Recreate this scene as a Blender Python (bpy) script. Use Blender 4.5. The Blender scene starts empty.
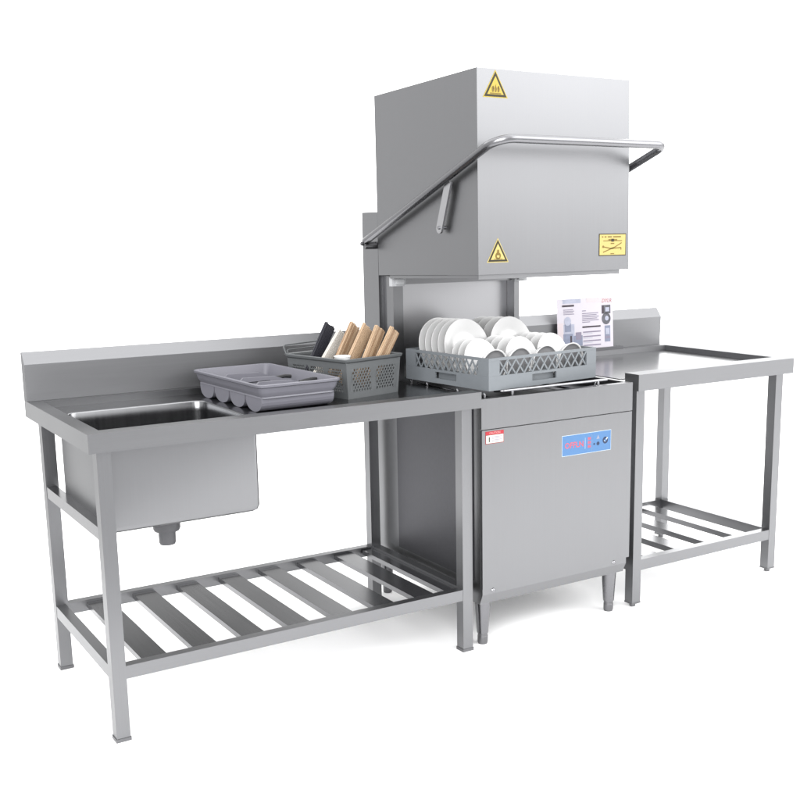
import bpy, bmesh, math, random
from mathutils import Vector, Matrix
random.seed(7)
scene = bpy.context.scene
COL = scene.collection
PI = math.pi
R = math.radians

# ------------------------------------------------------------------ materials
K = 0.557      # the picture is exposed most of a stop up (white paper burns out), so surfaces are this much darker
def new_mat(name):
    m = bpy.data.materials.new(name); m.use_nodes = True
    nt = m.node_tree; b = nt.nodes['Principled BSDF']
    return m, nt, b

def plain(name, col, rough=0.5, metal=0.0, var=0.06, scale=60.0, coat=0.0, spec=0.30):
    m, nt, b = new_mat(name)
    N, L = nt.nodes, nt.links
    tc = N.new('ShaderNodeTexCoord'); nz = N.new('ShaderNodeTexNoise')
    nz.inputs['Scale'].default_value = scale; nz.inputs['Detail'].default_value = 4
    L.new(tc.outputs['Object'], nz.inputs['Vector'])
    mr = N.new('ShaderNodeMapRange')
    mr.inputs['To Min'].default_value = 1 - var; mr.inputs['To Max'].default_value = 1 + var
    L.new(nz.outputs['Fac'], mr.inputs['Value'])
    mx = N.new('ShaderNodeVectorMath'); mx.operation = 'SCALE'
    mx.inputs[0].default_value = [c * (1 if 'floor' in name else K) for c in col[:3]]
    L.new(mr.outputs[0], mx.inputs['Scale']); L.new(mx.outputs[0], b.inputs['Base Color'])
    mr2 = N.new('ShaderNodeMapRange')
    mr2.inputs['To Min'].default_value = max(0.02, rough - 0.05); mr2.inputs['To Max'].default_value = rough + 0.05
    L.new(nz.outputs['Fac'], mr2.inputs['Value']); L.new(mr2.outputs[0], b.inputs['Roughness'])
    b.inputs['Metallic'].default_value = metal
    b.inputs['Coat Weight'].default_value = coat
    b.inputs['Specular IOR Level'].default_value = spec
    return m

def steel(name, base, rough, grain=(3, 400, 400), bump=0.01, rvar=0.035, cvar=0.025):
    """brushed stainless steel: fine streaks along one axis in roughness, tint and bump"""
    m, nt, b = new_mat(name)
    N, L = nt.nodes, nt.links
    tc = N.new('ShaderNodeTexCoord'); mp = N.new('ShaderNodeMapping')
    mp.inputs['Scale'].default_value = grain
    L.new(tc.outputs['Object'], mp.inputs['Vector'])
    nz = N.new('ShaderNodeTexNoise'); nz.inputs['Scale'].default_value = 1.0
    nz.inputs['Detail'].default_value = 3; nz.inputs['Roughness'].default_value = 0.6
    L.new(mp.outputs[0], nz.inputs['Vector'])
    n2 = N.new('ShaderNodeTexNoise'); n2.inputs['Scale'].default_value = 2.3; n2.inputs['Detail'].default_value = 3
    L.new(tc.outputs['Object'], n2.inputs['Vector'])
    mr = N.new('ShaderNodeMapRange')
    mr.inputs['From Min'].default_value = 0.25; mr.inputs['From Max'].default_value = 0.75
    mr.inputs['To Min'].default_value = 1 - cvar; mr.inputs['To Max'].default_value = 1 + cvar
    L.new(nz.outputs['Fac'], mr.inputs['Value'])
    sc = N.new('ShaderNodeVectorMath'); sc.operation = 'SCALE'
    sc.inputs[0].default_value = [c * K for c in base]
    L.new(mr.outputs[0], sc.inputs['Scale']); L.new(sc.outputs[0], b.inputs['Base Color'])
    ad = N.new('ShaderNodeMath'); ad.operation = 'ADD'
    L.new(nz.outputs['Fac'], ad.inputs[0]); L.new(n2.outputs['Fac'], ad.inputs[1])
    mr2 = N.new('ShaderNodeMapRange')
    mr2.inputs['From Min'].default_value = 0.5; mr2.inputs['From Max'].default_value = 1.5
    mr2.inputs['To Min'].default_value = rough - rvar; mr2.inputs['To Max'].default_value = rough + rvar
    L.new(ad.outputs[0], mr2.inputs['Value']); L.new(mr2.outputs[0], b.inputs['Roughness'])
    bp = N.new('ShaderNodeBump'); bp.inputs['Strength'].default_value = bump; bp.inputs['Distance'].default_value = 0.001
    L.new(nz.outputs['Fac'], bp.inputs['Height']); L.new(bp.outputs[0], b.inputs['Normal'])
    b.inputs['Metallic'].default_value = 1.0
    return m

ST = (0.332, 0.335, 0.346)
M = {}
M['steel'] = steel('brushed_steel_horizontal', ST, 0.34)
M['steel_v'] = steel('brushed_steel_vertical', ST, 0.34, (400, 400, 3))
M['steel_d'] = steel('brushed_steel_depth', ST, 0.23, (400, 3, 400))
M['splash'] = steel('satin_backsplash_steel', ST, 0.5, (3, 300, 300), bump=0.006, rvar=0.04, cvar=0.03)
M['deck'] = steel('smooth_steel_top', ST, 0.21, (3, 300, 300), bump=0.006, rvar=0.05, cvar=0.03)
M['bowl'] = steel('drawn_steel_bowl', ST, 0.22, (120, 120, 4), bump=0.004, rvar=0.05, cvar=0.03)
M['sheet'] = steel('satin_steel_sheet', ST, 0.36, (260, 260, 2.5), bump=0.008, cvar=0.016)
M['side_dark'] = steel('darkened_side_steel', (0.135, 0.135, 0.148), 0.42, (120, 120, 60), bump=0.01, cvar=0.06)  # steel darkened in colour for the dim reflections on the cabinet side
M['steel_lit'] = steel('lightened_steel_sheet', (0.60, 0.60, 0.62), 0.28, (200, 200, 3), bump=0.0, rvar=0.006, cvar=0.004)  # steel lightened in colour for brighter reflections on back panel and links
M['polish'] = plain('polished_steel', (0.31, 0.31, 0.325), 0.26, 1.0, 0.015, scale=25)
M['chrome'] = plain('chrome', (0.42, 0.42, 0.44), 0.14, 1.0, 0.02)
M['tank_shade'] = steel('shaded_tank_steel', (0.10, 0.10, 0.11), 0.4)  # steel darkened in colour to carry the shade inside the tank
M['black'] = plain('black_rubber', (0.02, 0.02, 0.022), 0.5)
M['foot'] = steel('foot_steel', (0.26, 0.26, 0.27), 0.42)
M['drain'] = plain('grey_drain_plastic', (0.14, 0.14, 0.15), 0.45)
M['nylon'] = plain('white_nylon', (0.62, 0.63, 0.65), 0.4)
M['tray'] = plain('lavender_grey_plastic', (0.200, 0.198, 0.230), 0.42, var=0.05, scale=40)
M['basket'] = plain('grey_green_plastic', (0.135, 0.143, 0.148), 0.45, var=0.06)
M['rack'] = plain('blue_grey_plastic', (0.205, 0.223, 0.241), 0.5, var=0.06, scale=50)
M['china'] = plain('white_china', (0.86, 0.86, 0.86), 0.18, var=0.015, scale=8, coat=0.3)
M['china_shade'] = plain('shaded_bowl_inside', (0.22, 0.22, 0.228), 0.3, var=0.03, scale=12)  # grey stands for the shade inside the white bowls
M['paper'] = plain('lavender_paper', (0.77, 0.73, 0.80), 0.45, var=0.02)
M['paper_pink'] = plain('pink_paper', (0.80, 0.70, 0.73), 0.45, var=0.02)
M['ink'] = plain('grey_ink', (0.30, 0.27, 0.36), 0.5)
M['ink_dark'] = plain('dark_ink', (0.06, 0.045, 0.06), 0.5)
M['ink_blue'] = plain('blue_grey_ink', (0.28, 0.31, 0.42), 0.5, var=0.3, scale=45)
M['ink_pale'] = plain('pale_blue_ink', (0.52, 0.54, 0.66), 0.5, var=0.2, scale=45)
M['ink_photo'] = plain('photo_grey_ink', (0.13, 0.13, 0.15), 0.5, var=0.75, scale=70)
M['ink_red'] = plain('red_ink', (0.50, 0.16, 0.16), 0.5)
M['yellow'] = plain('sign_yellow', (0.50, 0.38, 0.055), 0.45, var=0.04)
M['yellow_pale'] = plain('pale_sign_yellow', (0.56, 0.45, 0.15), 0.45, var=0.04)
M['sign_black'] = plain('sign_black', (0.025, 0.02, 0.008), 0.5)
M['sign_brown'] = plain('sign_brown', (0.20, 0.13, 0.02), 0.5)
M['panel_blue'] = plain('panel_blue', (0.085, 0.205, 0.42), 0.35, var=0.04)
M['panel_edge'] = plain('panel_edge_pale', (0.62, 0.72, 0.80), 0.4)
M['panel_red'] = plain('panel_red', (0.62, 0.10, 0.13), 0.4)
M['panel_navy'] = plain('panel_navy', (0.02, 0.035, 0.09), 0.4)
M['sticker_red'] = plain('sticker_red', (0.45, 0.03, 0.045), 0.45)
M['sticker_white'] = plain('sticker_white', (0.70, 0.67, 0.62), 0.45)
M['sticker_pink'] = plain('sticker_pink', (0.62, 0.30, 0.30), 0.45)
M['cream'] = plain('white_utensil_plastic', (0.74, 0.70, 0.64), 0.4, var=0.02)
M['dark_wood'] = plain('black_stained_chopstick', (0.035, 0.035, 0.045), 0.4, var=0.05)
def wood(name, c1, c2):
    m, nt, b = new_mat(name); N, L = nt.nodes, nt.links
    tc = N.new('ShaderNodeTexCoord'); mp = N.new('ShaderNodeMapping'); mp.inputs['Scale'].default_value = (70, 70, 5)
    L.new(tc.outputs['Object'], mp.inputs['Vector'])
    nz = N.new('ShaderNodeTexNoise'); nz.inputs['Scale'].default_value = 1; nz.inputs['Detail'].default_value = 4
    L.new(mp.outputs[0], nz.inputs['Vector'])
    cr = N.new('ShaderNodeValToRGB'); cr.color_ramp.elements[0].color = (*[c * K for c in c1], 1); cr.color_ramp.elements[1].color = (*[c * K for c in c2], 1)
    cr.color_ramp.elements[0].position = 0.35; cr.color_ramp.elements[1].position = 0.65
    L.new(nz.outputs['Fac'], cr.inputs[0]); L.new(cr.outputs[0], b.inputs['Base Color']); b.inputs['Roughness'].default_value = 0.5
    return m
M['wood'] = wood('bamboo', (0.54, 0.37, 0.23), (0.61, 0.43, 0.28))
M['wood2'] = wood('brown_bamboo', (0.38, 0.235, 0.135), (0.43, 0.275, 0.165))
M['floor_grey'] = plain('grey_reflection_floor', (0.42, 0.42, 0.425), 0.8, var=0.02, scale=3, spec=0.2)
M['floor'] = plain('white_studio_floor', (0.93, 0.93, 0.93), 0.75, var=0.005, scale=3, spec=0.2)

# ------------------------------------------------------------------ helpers
def empty(name, loc, label=None, cat=None, group=None, rz=0):
    o = bpy.data.objects.new(name, None); COL.objects.link(o)
    o.location = loc; o.rotation_euler = (0, 0, rz); o.empty_display_size = 0.1
    tag(o, label, cat, group); return o
def tag(o, label=None, cat=None, group=None, kind=None):
    if label: o['label'] = label
    if cat: o['category'] = cat
    if group: o['group'] = group
    if kind: o['kind'] = kind
    return o
def root_of(o):
    while o.parent: o = o.parent
    return o
def obj(name, bm, mat, parent=None, bevel=0.0, smooth=False, local=False, solid=0.0, segs=2):
    """link bm as one mesh; coordinates are world ones unless local is set"""
    if bevel > 0:
        es = [e for e in bm.edges if len(e.link_faces) == 2 and e.calc_face_angle(0) > R(25)]
        if es:
            bmesh.ops.bevel(bm, geom=es, offset=bevel, segments=segs, profile=0.5, affect='EDGES', clamp_overlap=True)
    bmesh.ops.recalc_face_normals(bm, faces=bm.faces[:]) if not bm.faces.layers.int.get('keep') else None
    if parent is not None and not local:
        off = root_of(parent).location
        for v in bm.verts: v.co -= off
    me = bpy.data.meshes.new(name); bm.to_mesh(me); bm.free()
    for m in (mat if isinstance(mat, (list, tuple)) else [mat]): me.materials.append(m)
    o = bpy.data.objects.new(name, me); COL.objects.link(o)
    if parent is not None: o.parent = parent
    if smooth or bevel > 0:
        for p in me.polygons: p.use_smooth = True
        try: me.set_sharp_from_angle(angle=R(32 if smooth else 20))
        except Exception: pass
    if solid:
        s = o.modifiers.new('thickness', 'SOLIDIFY'); s.thickness = solid; s.offset = 0
    return o
def B(): return bmesh.new()
def box(bm, x0, x1, y0, y1, z0, z1, mi=0, xf=None):
    vs = [bm.verts.new((x, y, z)) for z in (z0, z1) for y in (y0, y1) for x in (x0, x1)]
    fs = []
    for q in ((0, 2, 3, 1), (4, 5, 7, 6), (0, 1, 5, 4), (2, 6, 7, 3), (0, 4, 6, 2), (1, 3, 7, 5)):
        f = bm.faces.new([vs[i] for i in q]); f.material_index = mi; fs.append(f)
    if xf is not None:
        for v in vs: v.co = xf @ v.co
    return vs
def hexa(bm, pts, mi=0):
    vs = [bm.verts.new(p) for p in pts]
    for q in ((0, 2, 3, 1), (4, 5, 7, 6), (0, 1, 5, 4), (2, 6, 7, 3), (0, 4, 6, 2), (1, 3, 7, 5)):
        f = bm.faces.new([vs[i] for i in q]); f.material_index = mi
    return vs
def prism(bm, prof, x0, x1, axis='x', mi=0):
    """closed profile extruded along an axis; prof in the two other axes"""
    def P(a, b, t):
        return {'x': (t, a, b), 'y': (a, t, b), 'z': (a, b, t)}[axis]
    A = [bm.verts.new(P(a, b, x0)) for a, b in prof]; C = [bm.verts.new(P(a, b, x1)) for a, b in prof]
    n = len(prof)
    for f in [bm.faces.new(A), bm.faces.new(C[::-1])]: f.material_index = mi
    for i in range(n):
        f = bm.faces.new((A[i], C[i], C[(i + 1) % n], A[(i + 1) % n])); f.material_index = mi
def lathe(bm, prof, seg=32, mat=None, mi=0, cap=False):
    """profile (r, z) turned round z, then moved by mat"""
    rings = []
    for r, z in prof:
        if r < 1e-6: rings.append([bm.verts.new((0, 0, z))])
        else: rings.append([bm.verts.new((r * math.cos(2 * PI * i / seg), r * math.sin(2 * PI * i / seg), z)) for i in range(seg)])
    fs = []
    for k, (a, b) in enumerate(zip(rings, rings[1:])):
        m_ = mi[k] if isinstance(mi, (list, tuple)) else mi
        for i in range(seg):
            j = (i + 1) % seg
            if len(a) == 1 and len(b) == 1: continue
            if len(a) == 1: f = bm.faces.new((a[0], b[i], b[j]))
            elif len(b) == 1: f = bm.faces.new((a[i], a[j], b[0]))
            else: f = bm.faces.new((a[i], a[j], b[j], b[i]))
            f.material_index = m_
    if mat is not None:
        for rg in rings:
            for v in rg: v.co = mat @ v.co
def tube(bm, pts, r, seg=14, mi=0, caps=True):
    pts = [Vector(p) for p in pts]; n = len(pts); rings = []
    up = None
    for i, p in enumerate(pts):
        t = (pts[min(i + 1, n - 1)] - pts[max(i - 1, 0)]).normalized()
        if up is None:
            up = Vector((0, 0, 1)) if abs(t.z) < 0.9 else Vector((1, 0, 0))
        a = t.cross(up).normalized(); up = a.cross(t).normalized()
        rings.append([bm.verts.new(p + r * (math.cos(2 * PI * k / seg) * a + math.sin(2 * PI * k / seg) * up)) for k in range(seg)])
    for A, C in zip(rings, rings[1:]):
        for k in range(seg):
            f = bm.faces.new((A[k], A[(k + 1) % seg], C[(k + 1) % seg], C[k])); f.material_index = mi
    if caps:
        bm.faces.new(rings[0][::-1]).material_index = mi; bm.faces.new(rings[-1]).material_index = mi
def fillet(pts, r, n=8):
    """round the inner corners of a polyline"""
    pts = [Vector(p) for p in pts]; out = [pts[0]]
    rs = r if isinstance(r, (list, tuple)) else [r] * len(pts)
    for i in range(1, len(pts) - 1):
        a, b, c = pts[i - 1], pts[i], pts[i + 1]
        u, v = (a - b).normalized(), (c - b).normalized()
        ang = u.angle(v); d = rs[i] / math.tan(ang / 2)
        p0, p1 = b + u * d, b + v * d
        cen = b + (u + v).normalized() * (rs[i] / math.sin(ang / 2))
        e0, e1 = p0 - cen, p1 - cen; th = e0.angle(e1)
        for k in range(n + 1):
            t = k / n
            out.append(cen + (math.sin((1 - t) * th) * e0 + math.sin(t * th) * e1) / math.sin(th))
    out.append(pts[-1]); return out
def rrect(x0, x1, y0, y1, r, n=6):
    out = []
    for cx, cy, a0 in ((x1 - r, y1 - r, 0), (x0 + r, y1 - r, 90), (x0 + r, y0 + r, 180), (x1 - r, y0 + r, 270)):
        for k in range(n + 1):
            a = R(a0 + 90 * k / n); out.append((cx + r * math.cos(a), cy + r * math.sin(a)))
    return out
def loft(bm, loops, mi=0, cap_last=False, cap_first=False, closed=True):
    rows = [[bm.verts.new(p) for p in lp] for lp in loops]
    n = len(rows[0])
    for a, b in zip(rows, rows[1:]):
        for i in range(n if closed else n - 1):
            f = bm.faces.new((a[i], a[(i + 1) % n], b[(i + 1) % n], b[i])); f.material_index = mi
    if cap_last: bm.faces.new(rows[-1]).material_index = mi
    if cap_first: bm.faces.new(rows[0][::-1]).material_index = mi
    return rows
def plate_with_hole(bm, outer, inner, z):
    vo = [bm.verts.new((x, y, z)) for x, y in outer]; vi = [bm.verts.new((x, y, z)) for x, y in inner]
    es = [bm.edges.new((vo[i], vo[(i + 1) % len(vo)])) for i in range(len(vo))]
    es += [bm.edges.new((vi[i], vi[(i + 1) % len(vi)])) for i in range(len(vi))]
    bmesh.ops.triangle_fill(bm, edges=es, use_beauty=True)
    return vi
def text_faces(bm, s, size, xf, mi=0, shear=0.0, align='CENTER', bold=0.0):
    """lettering as flat faces: local text plane x right, y up"""
    cu = bpy.data.curves.new('lettering', 'FONT'); cu.body = s; cu.size = size; cu.align_x = align; cu.align_y = 'CENTER'
    cu.shear = shear; cu.resolution_u = 2; cu.offset = bold
    o = bpy.data.objects.new('lettering', cu); COL.objects.link(o)
    dg = bpy.context.evaluated_depsgraph_get(); me = o.evaluated_get(dg).to_mesh()
    vs = [bm.verts.new(xf @ v.co) for v in me.vertices]
    for p in me.polygons:
        try: bm.faces.new([vs[i] for i in p.vertices]).material_index = mi
        except ValueError: pass
    o.evaluated_get(dg).to_mesh_clear(); bpy.data.objects.remove(o); bpy.data.curves.remove(cu)

# stickers: drawn on a plane x right (u), z up (v), facing -y, in layers a fraction of a millimetre apart
class Sticker:
    def __init__(s, x0, z0, y, xf=None): s.bm = B(); s.x0, s.z0, s.y, s.xf = x0, z0, y, xf
    def P(s, u, v, l):
        p = Vector((s.x0 + u, s.y - 0.0005 - 0.00035 * l, s.z0 + v)); return s.xf @ p if s.xf else p
    def poly(s, pts, l, mi):
        f = s.bm.faces.new([s.bm.verts.new(s.P(u, v, l)) for u, v in pts]); f.material_index = mi
    def rect(s, u0, u1, v0, v1, l, mi): s.poly([(u0, v0), (u1, v0), (u1, v1), (u0, v1)], l, mi)
    def disc(s, cu, cv, r, l, mi, n=20): s.poly([(cu + r * math.cos(2 * PI * k / n), cv + r * math.sin(2 * PI * k / n)) for k in range(n)], l, mi)
    def text(s, t, u, v, size, l, mi, shear=0, align='CENTER', bold=0):
        m = Matrix(((1, 0, 0, s.x0 + u), (0, 0, -1, s.y - 0.0005 - 0.00035 * l), (0, 1, 0, s.z0 + v), (0, 0, 0, 1)))
        text_faces(s.bm, t, size, (s.xf @ m) if s.xf else m, mi, shear, align, bold)
    def base(s, pts, mi):   # a real (thin) body for the sticker
        A = [s.bm.verts.new(s.P(u, v, 0)) for u, v in pts]; C = [s.bm.verts.new(s.P(u, v, -1.2)) for u, v in pts]
        s.bm.faces.new(A).material_index = mi
        for i in range(len(pts)):
            j = (i + 1) % len(pts); s.bm.faces.new((A[i], C[i], C[j], A[j])).material_index = mi
    def done(s, name, mats, parent=None):
        lay = s.bm.faces.layers.int.new('keep')
        c = s.xf.to_3x3() @ Vector((0, -1, 0)) if s.xf else Vector((0, -1, 0))
        s.bm.normal_update()
        for f in s.bm.faces:
            if f.normal.dot(c) < -0.5: f.normal_flip()
        return obj(name, s.bm, mats, parent)

# ------------------------------------------------------------------ setting
# white paper sheet; unseen grey floor added to darken steel reflections; the sheet runs on behind the set
bm = B()
g = 60
vs = [bm.verts.new(p) for p in ((x, y, -0.004) for x, y in ((-8, -6.5), (11, -6.5), (11, -5.2), (3.6, -2.9), (0.2, -0.5), (-0.6, 0.4), (-2.2, 5.4), (-8, 5.4)))]; bm.faces.new(vs)
tag(obj('floor', bm, M['floor_grey']), kind='structure')
bm = B()
vs = [bm.verts.new((x, y, 0)) for x, y in ((-0.72, -0.20), (0.0, -0.72), (3.6, -3.15), (10.5, -5.6), (10.5, 5.4), (0.40, 5.4), (-0.08, 3.1))]; bm.faces.new(vs)  # front and left edges cut close so the steel mirrors the grey floor
tag(obj('white_paper_floor', bm, M['floor']), kind='structure')

ZT = 0.85
# ------------------------------------------------------------------ worktable with sink
TX = 1.207; TB = 0.70
sink_table = empty('sink_table', (0, 0, 0), 'stainless steel worktable with a deep sink at its left end and a slatted lower shelf', 'work table')
bm = B()
box(bm, 0, TX, 0, 0.052, 0.80, ZT)                       # front rim
box(bm, 0, 0.042, 0.0522, 0.6398, 0.80, ZT)              # left rim
box(bm, 0, 1.198, 0.64, 0.700, 0.80, ZT)                 # rear rim
obj('rim', bm, M['steel'], sink_table, bevel=0.0016)
bm = B()
hole = rrect(0.064, 0.490, 0.112, 0.505, 0.035)
plate_with_hole(bm, [(0.042, 0.0515), (TX, 0.0515), (TX, 0.6405), (0.042, 0.6405)], hole, 0.830)
obj('countertop', bm, M['deck'], sink_table, solid=0.0016)
# backsplash
bm = B()
prism(bm, [(0.672, ZT + 0.0004), (0.667, 0.9625), (0.695, 0.9985), (0.7065, 0.9965), (0.7065, 0.80), (0.7005, 0.80), (0.7005, ZT + 0.0004)], 0, 1.197)
obj('backsplash', bm, M['splash'], sink_table, bevel=0.0012)
# basin
bm = B()
lo = []
for z, d, r in ((0.8305, 0.0, 0.035), (0.827, 0.0015, 0.035), (0.80, 0.002, 0.035), (0.58, 0.006, 0.033), (0.566, 0.010, 0.03), (0.559, 0.018, 0.025), (0.556, 0.032, 0.02)):
    lo.append([(x, y, z) for x, y in rrect(0.064 + d, 0.490 - d, 0.112 + d, 0.505 - d, r)])
loft(bm, lo, cap_last=True)
basin = obj('sink_basin', bm, M['bowl'], sink_table, smooth=True, solid=0.0016)
bm = B()   # skirt of the basin: the outer case seen from the front
lo = []
for z, d, r in ((0.799, 0, 0.012), (0.575, 0, 0.012), (0.562, 0.004, 0.012), (0.556, 0.012, 0.012)):
    lo.append([(x, y, z) for x, y in rrect(0.054 + d, 0.500 - d, 0.10 + d, 0.517 - d, r)])
loft(bm, lo, cap_last=True)
obj('sink_case', bm, M['sheet'], sink_table, smooth=True)
bm = B()
T = Matrix.Translation((0.283, 0.292, 0))
lathe(bm, [(0.0, 0.558), (0.05, 0.5555), (0.051, 0.546), (0.043, 0.532), (0.030, 0.526), (0.030, 0.520)], 36, T, 0)
lathe(bm, [(0.038, 0.524), (0.0395, 0.519), (0.0395, 0.497), (0.036, 0.490), (0.025, 0.487), (0.0245, 0.455), (0.022, 0.449), (0.0, 0.449)], 36, T, 1)
obj('drain', bm, [M['polish'], M['drain']], sink_table, smooth=True)
# legs
W = 0.0375; LX = (0.0248, 1.1487); LY = (0.0248, 0.622)
for x in LX:
    for y in LY:
        bm = B(); box(bm, x, x + W, y, y + W, 0.008, 0.7995)
        leg = obj('leg', bm, M['steel_v'], sink_table, bevel=0.0022)
        bm = B(); box(bm, x - 0.0018, x + W + 0.0018, y - 0.0018, y + W + 0.0018, 0.0, 0.010)
        obj('foot_cap', bm, M['foot'], leg, bevel=0.0015)
bm = B(); box(bm, 0.0258, 0.055, LY[0] + W, LY[1], 0.558, 0.592)
obj('side_rail', bm, M['steel_d'], sink_table, bevel=0.002)
bm = B()
x0, x1, y0, y1 = LX[0] + W, LX[1], LY[0] + W, LY[1]
box(bm, x0, x1, 0.0255, 0.0555, 0.175, 0.2112); box(bm, x0, x1, 0.627, 0.657, 0.175, 0.2112)
box(bm, 0.0255, 0.0555, y0, y1, 0.175, 0.2112); box(bm, 1.1545, 1.1855, y0, y1, 0.175, 0.2112)
obj('shelf_frame', bm, M['steel'], sink_table, bevel=0.002)
bm = B()
for k in range(7):
    a = 0.119 + 0.146 * k
    prism(bm, [(a, 0.188), (a, 0.2035), (a + 0.0705, 0.2035), (a + 0.0705, 0.188)], 0.0558, 0.6268, 'y')
prism(bm, [(1.108, 0.188), (1.108, 0.2035), (1.1540, 0.2035), (1.1540, 0.188)], 0.0625, 0.6205, 'y')
obj('shelf_slats', bm, M['steel_d'], sink_table, bevel=0.0015)

# ------------------------------------------------------------------ hood dishwasher
DL, DR, DF, DB = 1.2085, 1.841, 0.012, 0.745
dw = empty('hood_dishwasher', (1.52, 0.37, 0), 'tall stainless steel hood dishwasher with its hood raised, standing between the two tables', 'dishwasher')
bm = B()
box(bm, DL, DR, DF, DB, 0.206, 0.770)
box(bm, DL, DR, DF, 0.028, 0.7702, 0.826); box(bm, DL, DR, 0.632, DB, 0.7702, 0.826)
box(bm, DL, DL + 0.016, 0.0282, 0.6318, 0.7702, 0.826); box(bm, DR - 0.016, DR, 0.0282, 0.6318, 0.7702, 0.826)
obj('cabinet', bm, M['sheet'], dw, bevel=0.0015)
bm = B(); box(bm, DL + 0.0165, DR - 0.0165, 0.0285, 0.6315, 0.7705, 0.79)
obj('wash_tank', bm, M['tank_shade'], dw)
bm = B(); box(bm, DL, DR, 0.003, 0.0118, 0.7295, 0.8262)
obj('top_panel', bm, M['sheet'], dw, bevel=0.0015)
bm = B(); box(bm, DL + 0.001, DR - 0.002, 0.002, 0.0118, 0.206, 0.7265)
door = obj('door_panel', bm, M['sheet'], dw, bevel=0.002)
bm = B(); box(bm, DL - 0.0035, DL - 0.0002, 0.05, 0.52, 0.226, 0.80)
obj('side_panel', bm, M['side_dark'], dw, bevel=0.0012)
bm = B()
prism(bm, [(0.006, 0.2055), (0.006, 0.185), (0.022, 0.150), (0.70, 0.150), (0.70, 0.2055)], DL + 0.003, DR - 0.012)
kick = obj('kick_plate', bm, M['sheet'], dw, bevel=0.0015)
for x in (1.254, 1.772):
    bm = B()
    lathe(bm, [(0.0, 0.0045), (0.003, 0.0042), (0.006, 0.0025), (0.0075, 0.0)], 20, Matrix.Translation((x, 0.0058, 0.196)) @ Matrix.Rotation(PI / 2, 4, 'X'))
    obj('screw', bm, M['chrome'], kick, smooth=True)
for x in (1.2475, 1.797):
    for y in (0.058, 0.685):
        bm = B(); T = Matrix.Translation((x, y, 0))
        lathe(bm, [(0.0, 0.1495), (0.0265, 0.1495), (0.0262, 0.142), (0.0255, 0.135), (0.0195, 0.042), (0.0188, 0.038), (0.0, 0.038)], 32, T)
        ft = obj('foot', bm, M['polish'], dw, smooth=True)
        bm = B()
        lathe(bm, [(0.0165, 0.0378), (0.0165, 0.028), (0.0172, 0.027), (0.0172, 0.006), (0.0155, 0.0), (0.0, 0.0)], 32, T)
        obj('foot_tip', bm, M['foot'], ft, smooth=True)
# column and back of the wash chamber
bm = B()
box(bm, 1.2095, 1.795, 0.634, 0.7448, 0.8265, 1.411)
obj('column', bm, M['steel_v'], dw, bevel=0.0025)
bm = B()
box(bm, 1.262, 1.748, 0.603, 0.609, 0.8268, 1.172)
obj('back_panel', bm, M['steel_lit'], dw, bevel=0.001)
for xa, xb in ((1.222, 1.262), (1.748, 1.772)):
    bm = B()
    box(bm, xa, xb, 0.556, 0.602, 0.8268, 1.19)
    box(bm, xa + 0.008, xb - 0.004, 0.6022, 0.633, 0.8268, 1.19)
    obj('guide_rail', bm, M['steel_v'], dw, bevel=0.0012)
bm = B(); box(bm, 1.2625, 1.7475, 0.565, 0.602, 1.160, 1.186)
obj('cross_bar', bm, M['steel'], dw, bevel=0.0015)
for xa, xb in ((1.212, 1.268), (1.742, 1.800)):
    bm = B(); box(bm, xa, xb, 0.545, 0.5645, 1.156, 1.186); box(bm, xa + 0.012, xb - 0.012, 0.535, 0.5449, 1.162, 1.180)
    obj('slide_block', bm, M['nylon'], dw, bevel=0.003)
# hood: an open-bottomed box, its back a little lower than its front
HF, HB, HZ0, HZ1, DRP = 0.0, 0.6125, 1.210, 1.814, 0.017
def HP(sx, sy, sz, ins=0.0):
    x = ((1.1955 if sz else 1.1985) + ins) if sx == 0 else ((1.796 if sz else 1.808) - ins)
    y = HF + ins if sy == 0 else HB - ins
    z = (HZ1 - ins if sz else HZ0) - (DRP if sy else 0)
    return (x, y, z)
bm = B()
o_ = {k: bm.verts.new(HP(*k)) for k in [(a, b, c) for a in (0, 1) for b in (0, 1) for c in (0, 1)]}
i_ = {k: bm.verts.new(HP(*k, 0.018)) for k in o_}
for side, dct in ((0, o_), (1, i_)):
    bm.faces.new([dct[k] for k in ((0, 0, 1), (1, 0, 1), (1, 1, 1), (0, 1, 1))])
    rim = [(0, 0), (1, 0), (1, 1), (0, 1)]
    for a, b in zip(rim, rim[1:] + rim[:1]):
        bm.faces.new([dct[(*a, 0)], dct[(*b, 0)], dct[(*b, 1)], dct[(*a, 1)]])
for a, b in zip(rim, rim[1:] + rim[:1]):
    bm.faces.new([o_[(*a, 0)], o_[(*b, 0)], i_[(*b, 0)], i_[(*a, 0)]])
hood = obj('hood', bm, M['sheet'], dw, bevel=0.002)
bm = B()   # return flange under the hood
zb = HZ0 - 0.0005
hexa(bm, [(1.207, 0.012, zb - 0.014), (1.778, 0.012, zb - 0.014), (1.207, 0.017, zb - 0.014), (1.778, 0.017, zb - 0.014),
          (1.207, 0.012, zb), (1.778, 0.012, zb), (1.207, 0.017, zb), (1.778, 0.017, zb)])
hexa(bm, [(1.207, 0.0172, zb - 0.010), (1.212, 0.0172, zb - 0.010), (1.207, 0.55, zb - 0.026), (1.212, 0.55, zb - 0.026),
          (1.207, 0.0172, zb - 0.001), (1.212, 0.0172, zb - 0.001), (1.207, 0.55, zb - 0.0160), (1.212, 0.55, zb - 0.0160)])
obj('bottom_flange', bm, M['steel'], hood)
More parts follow.
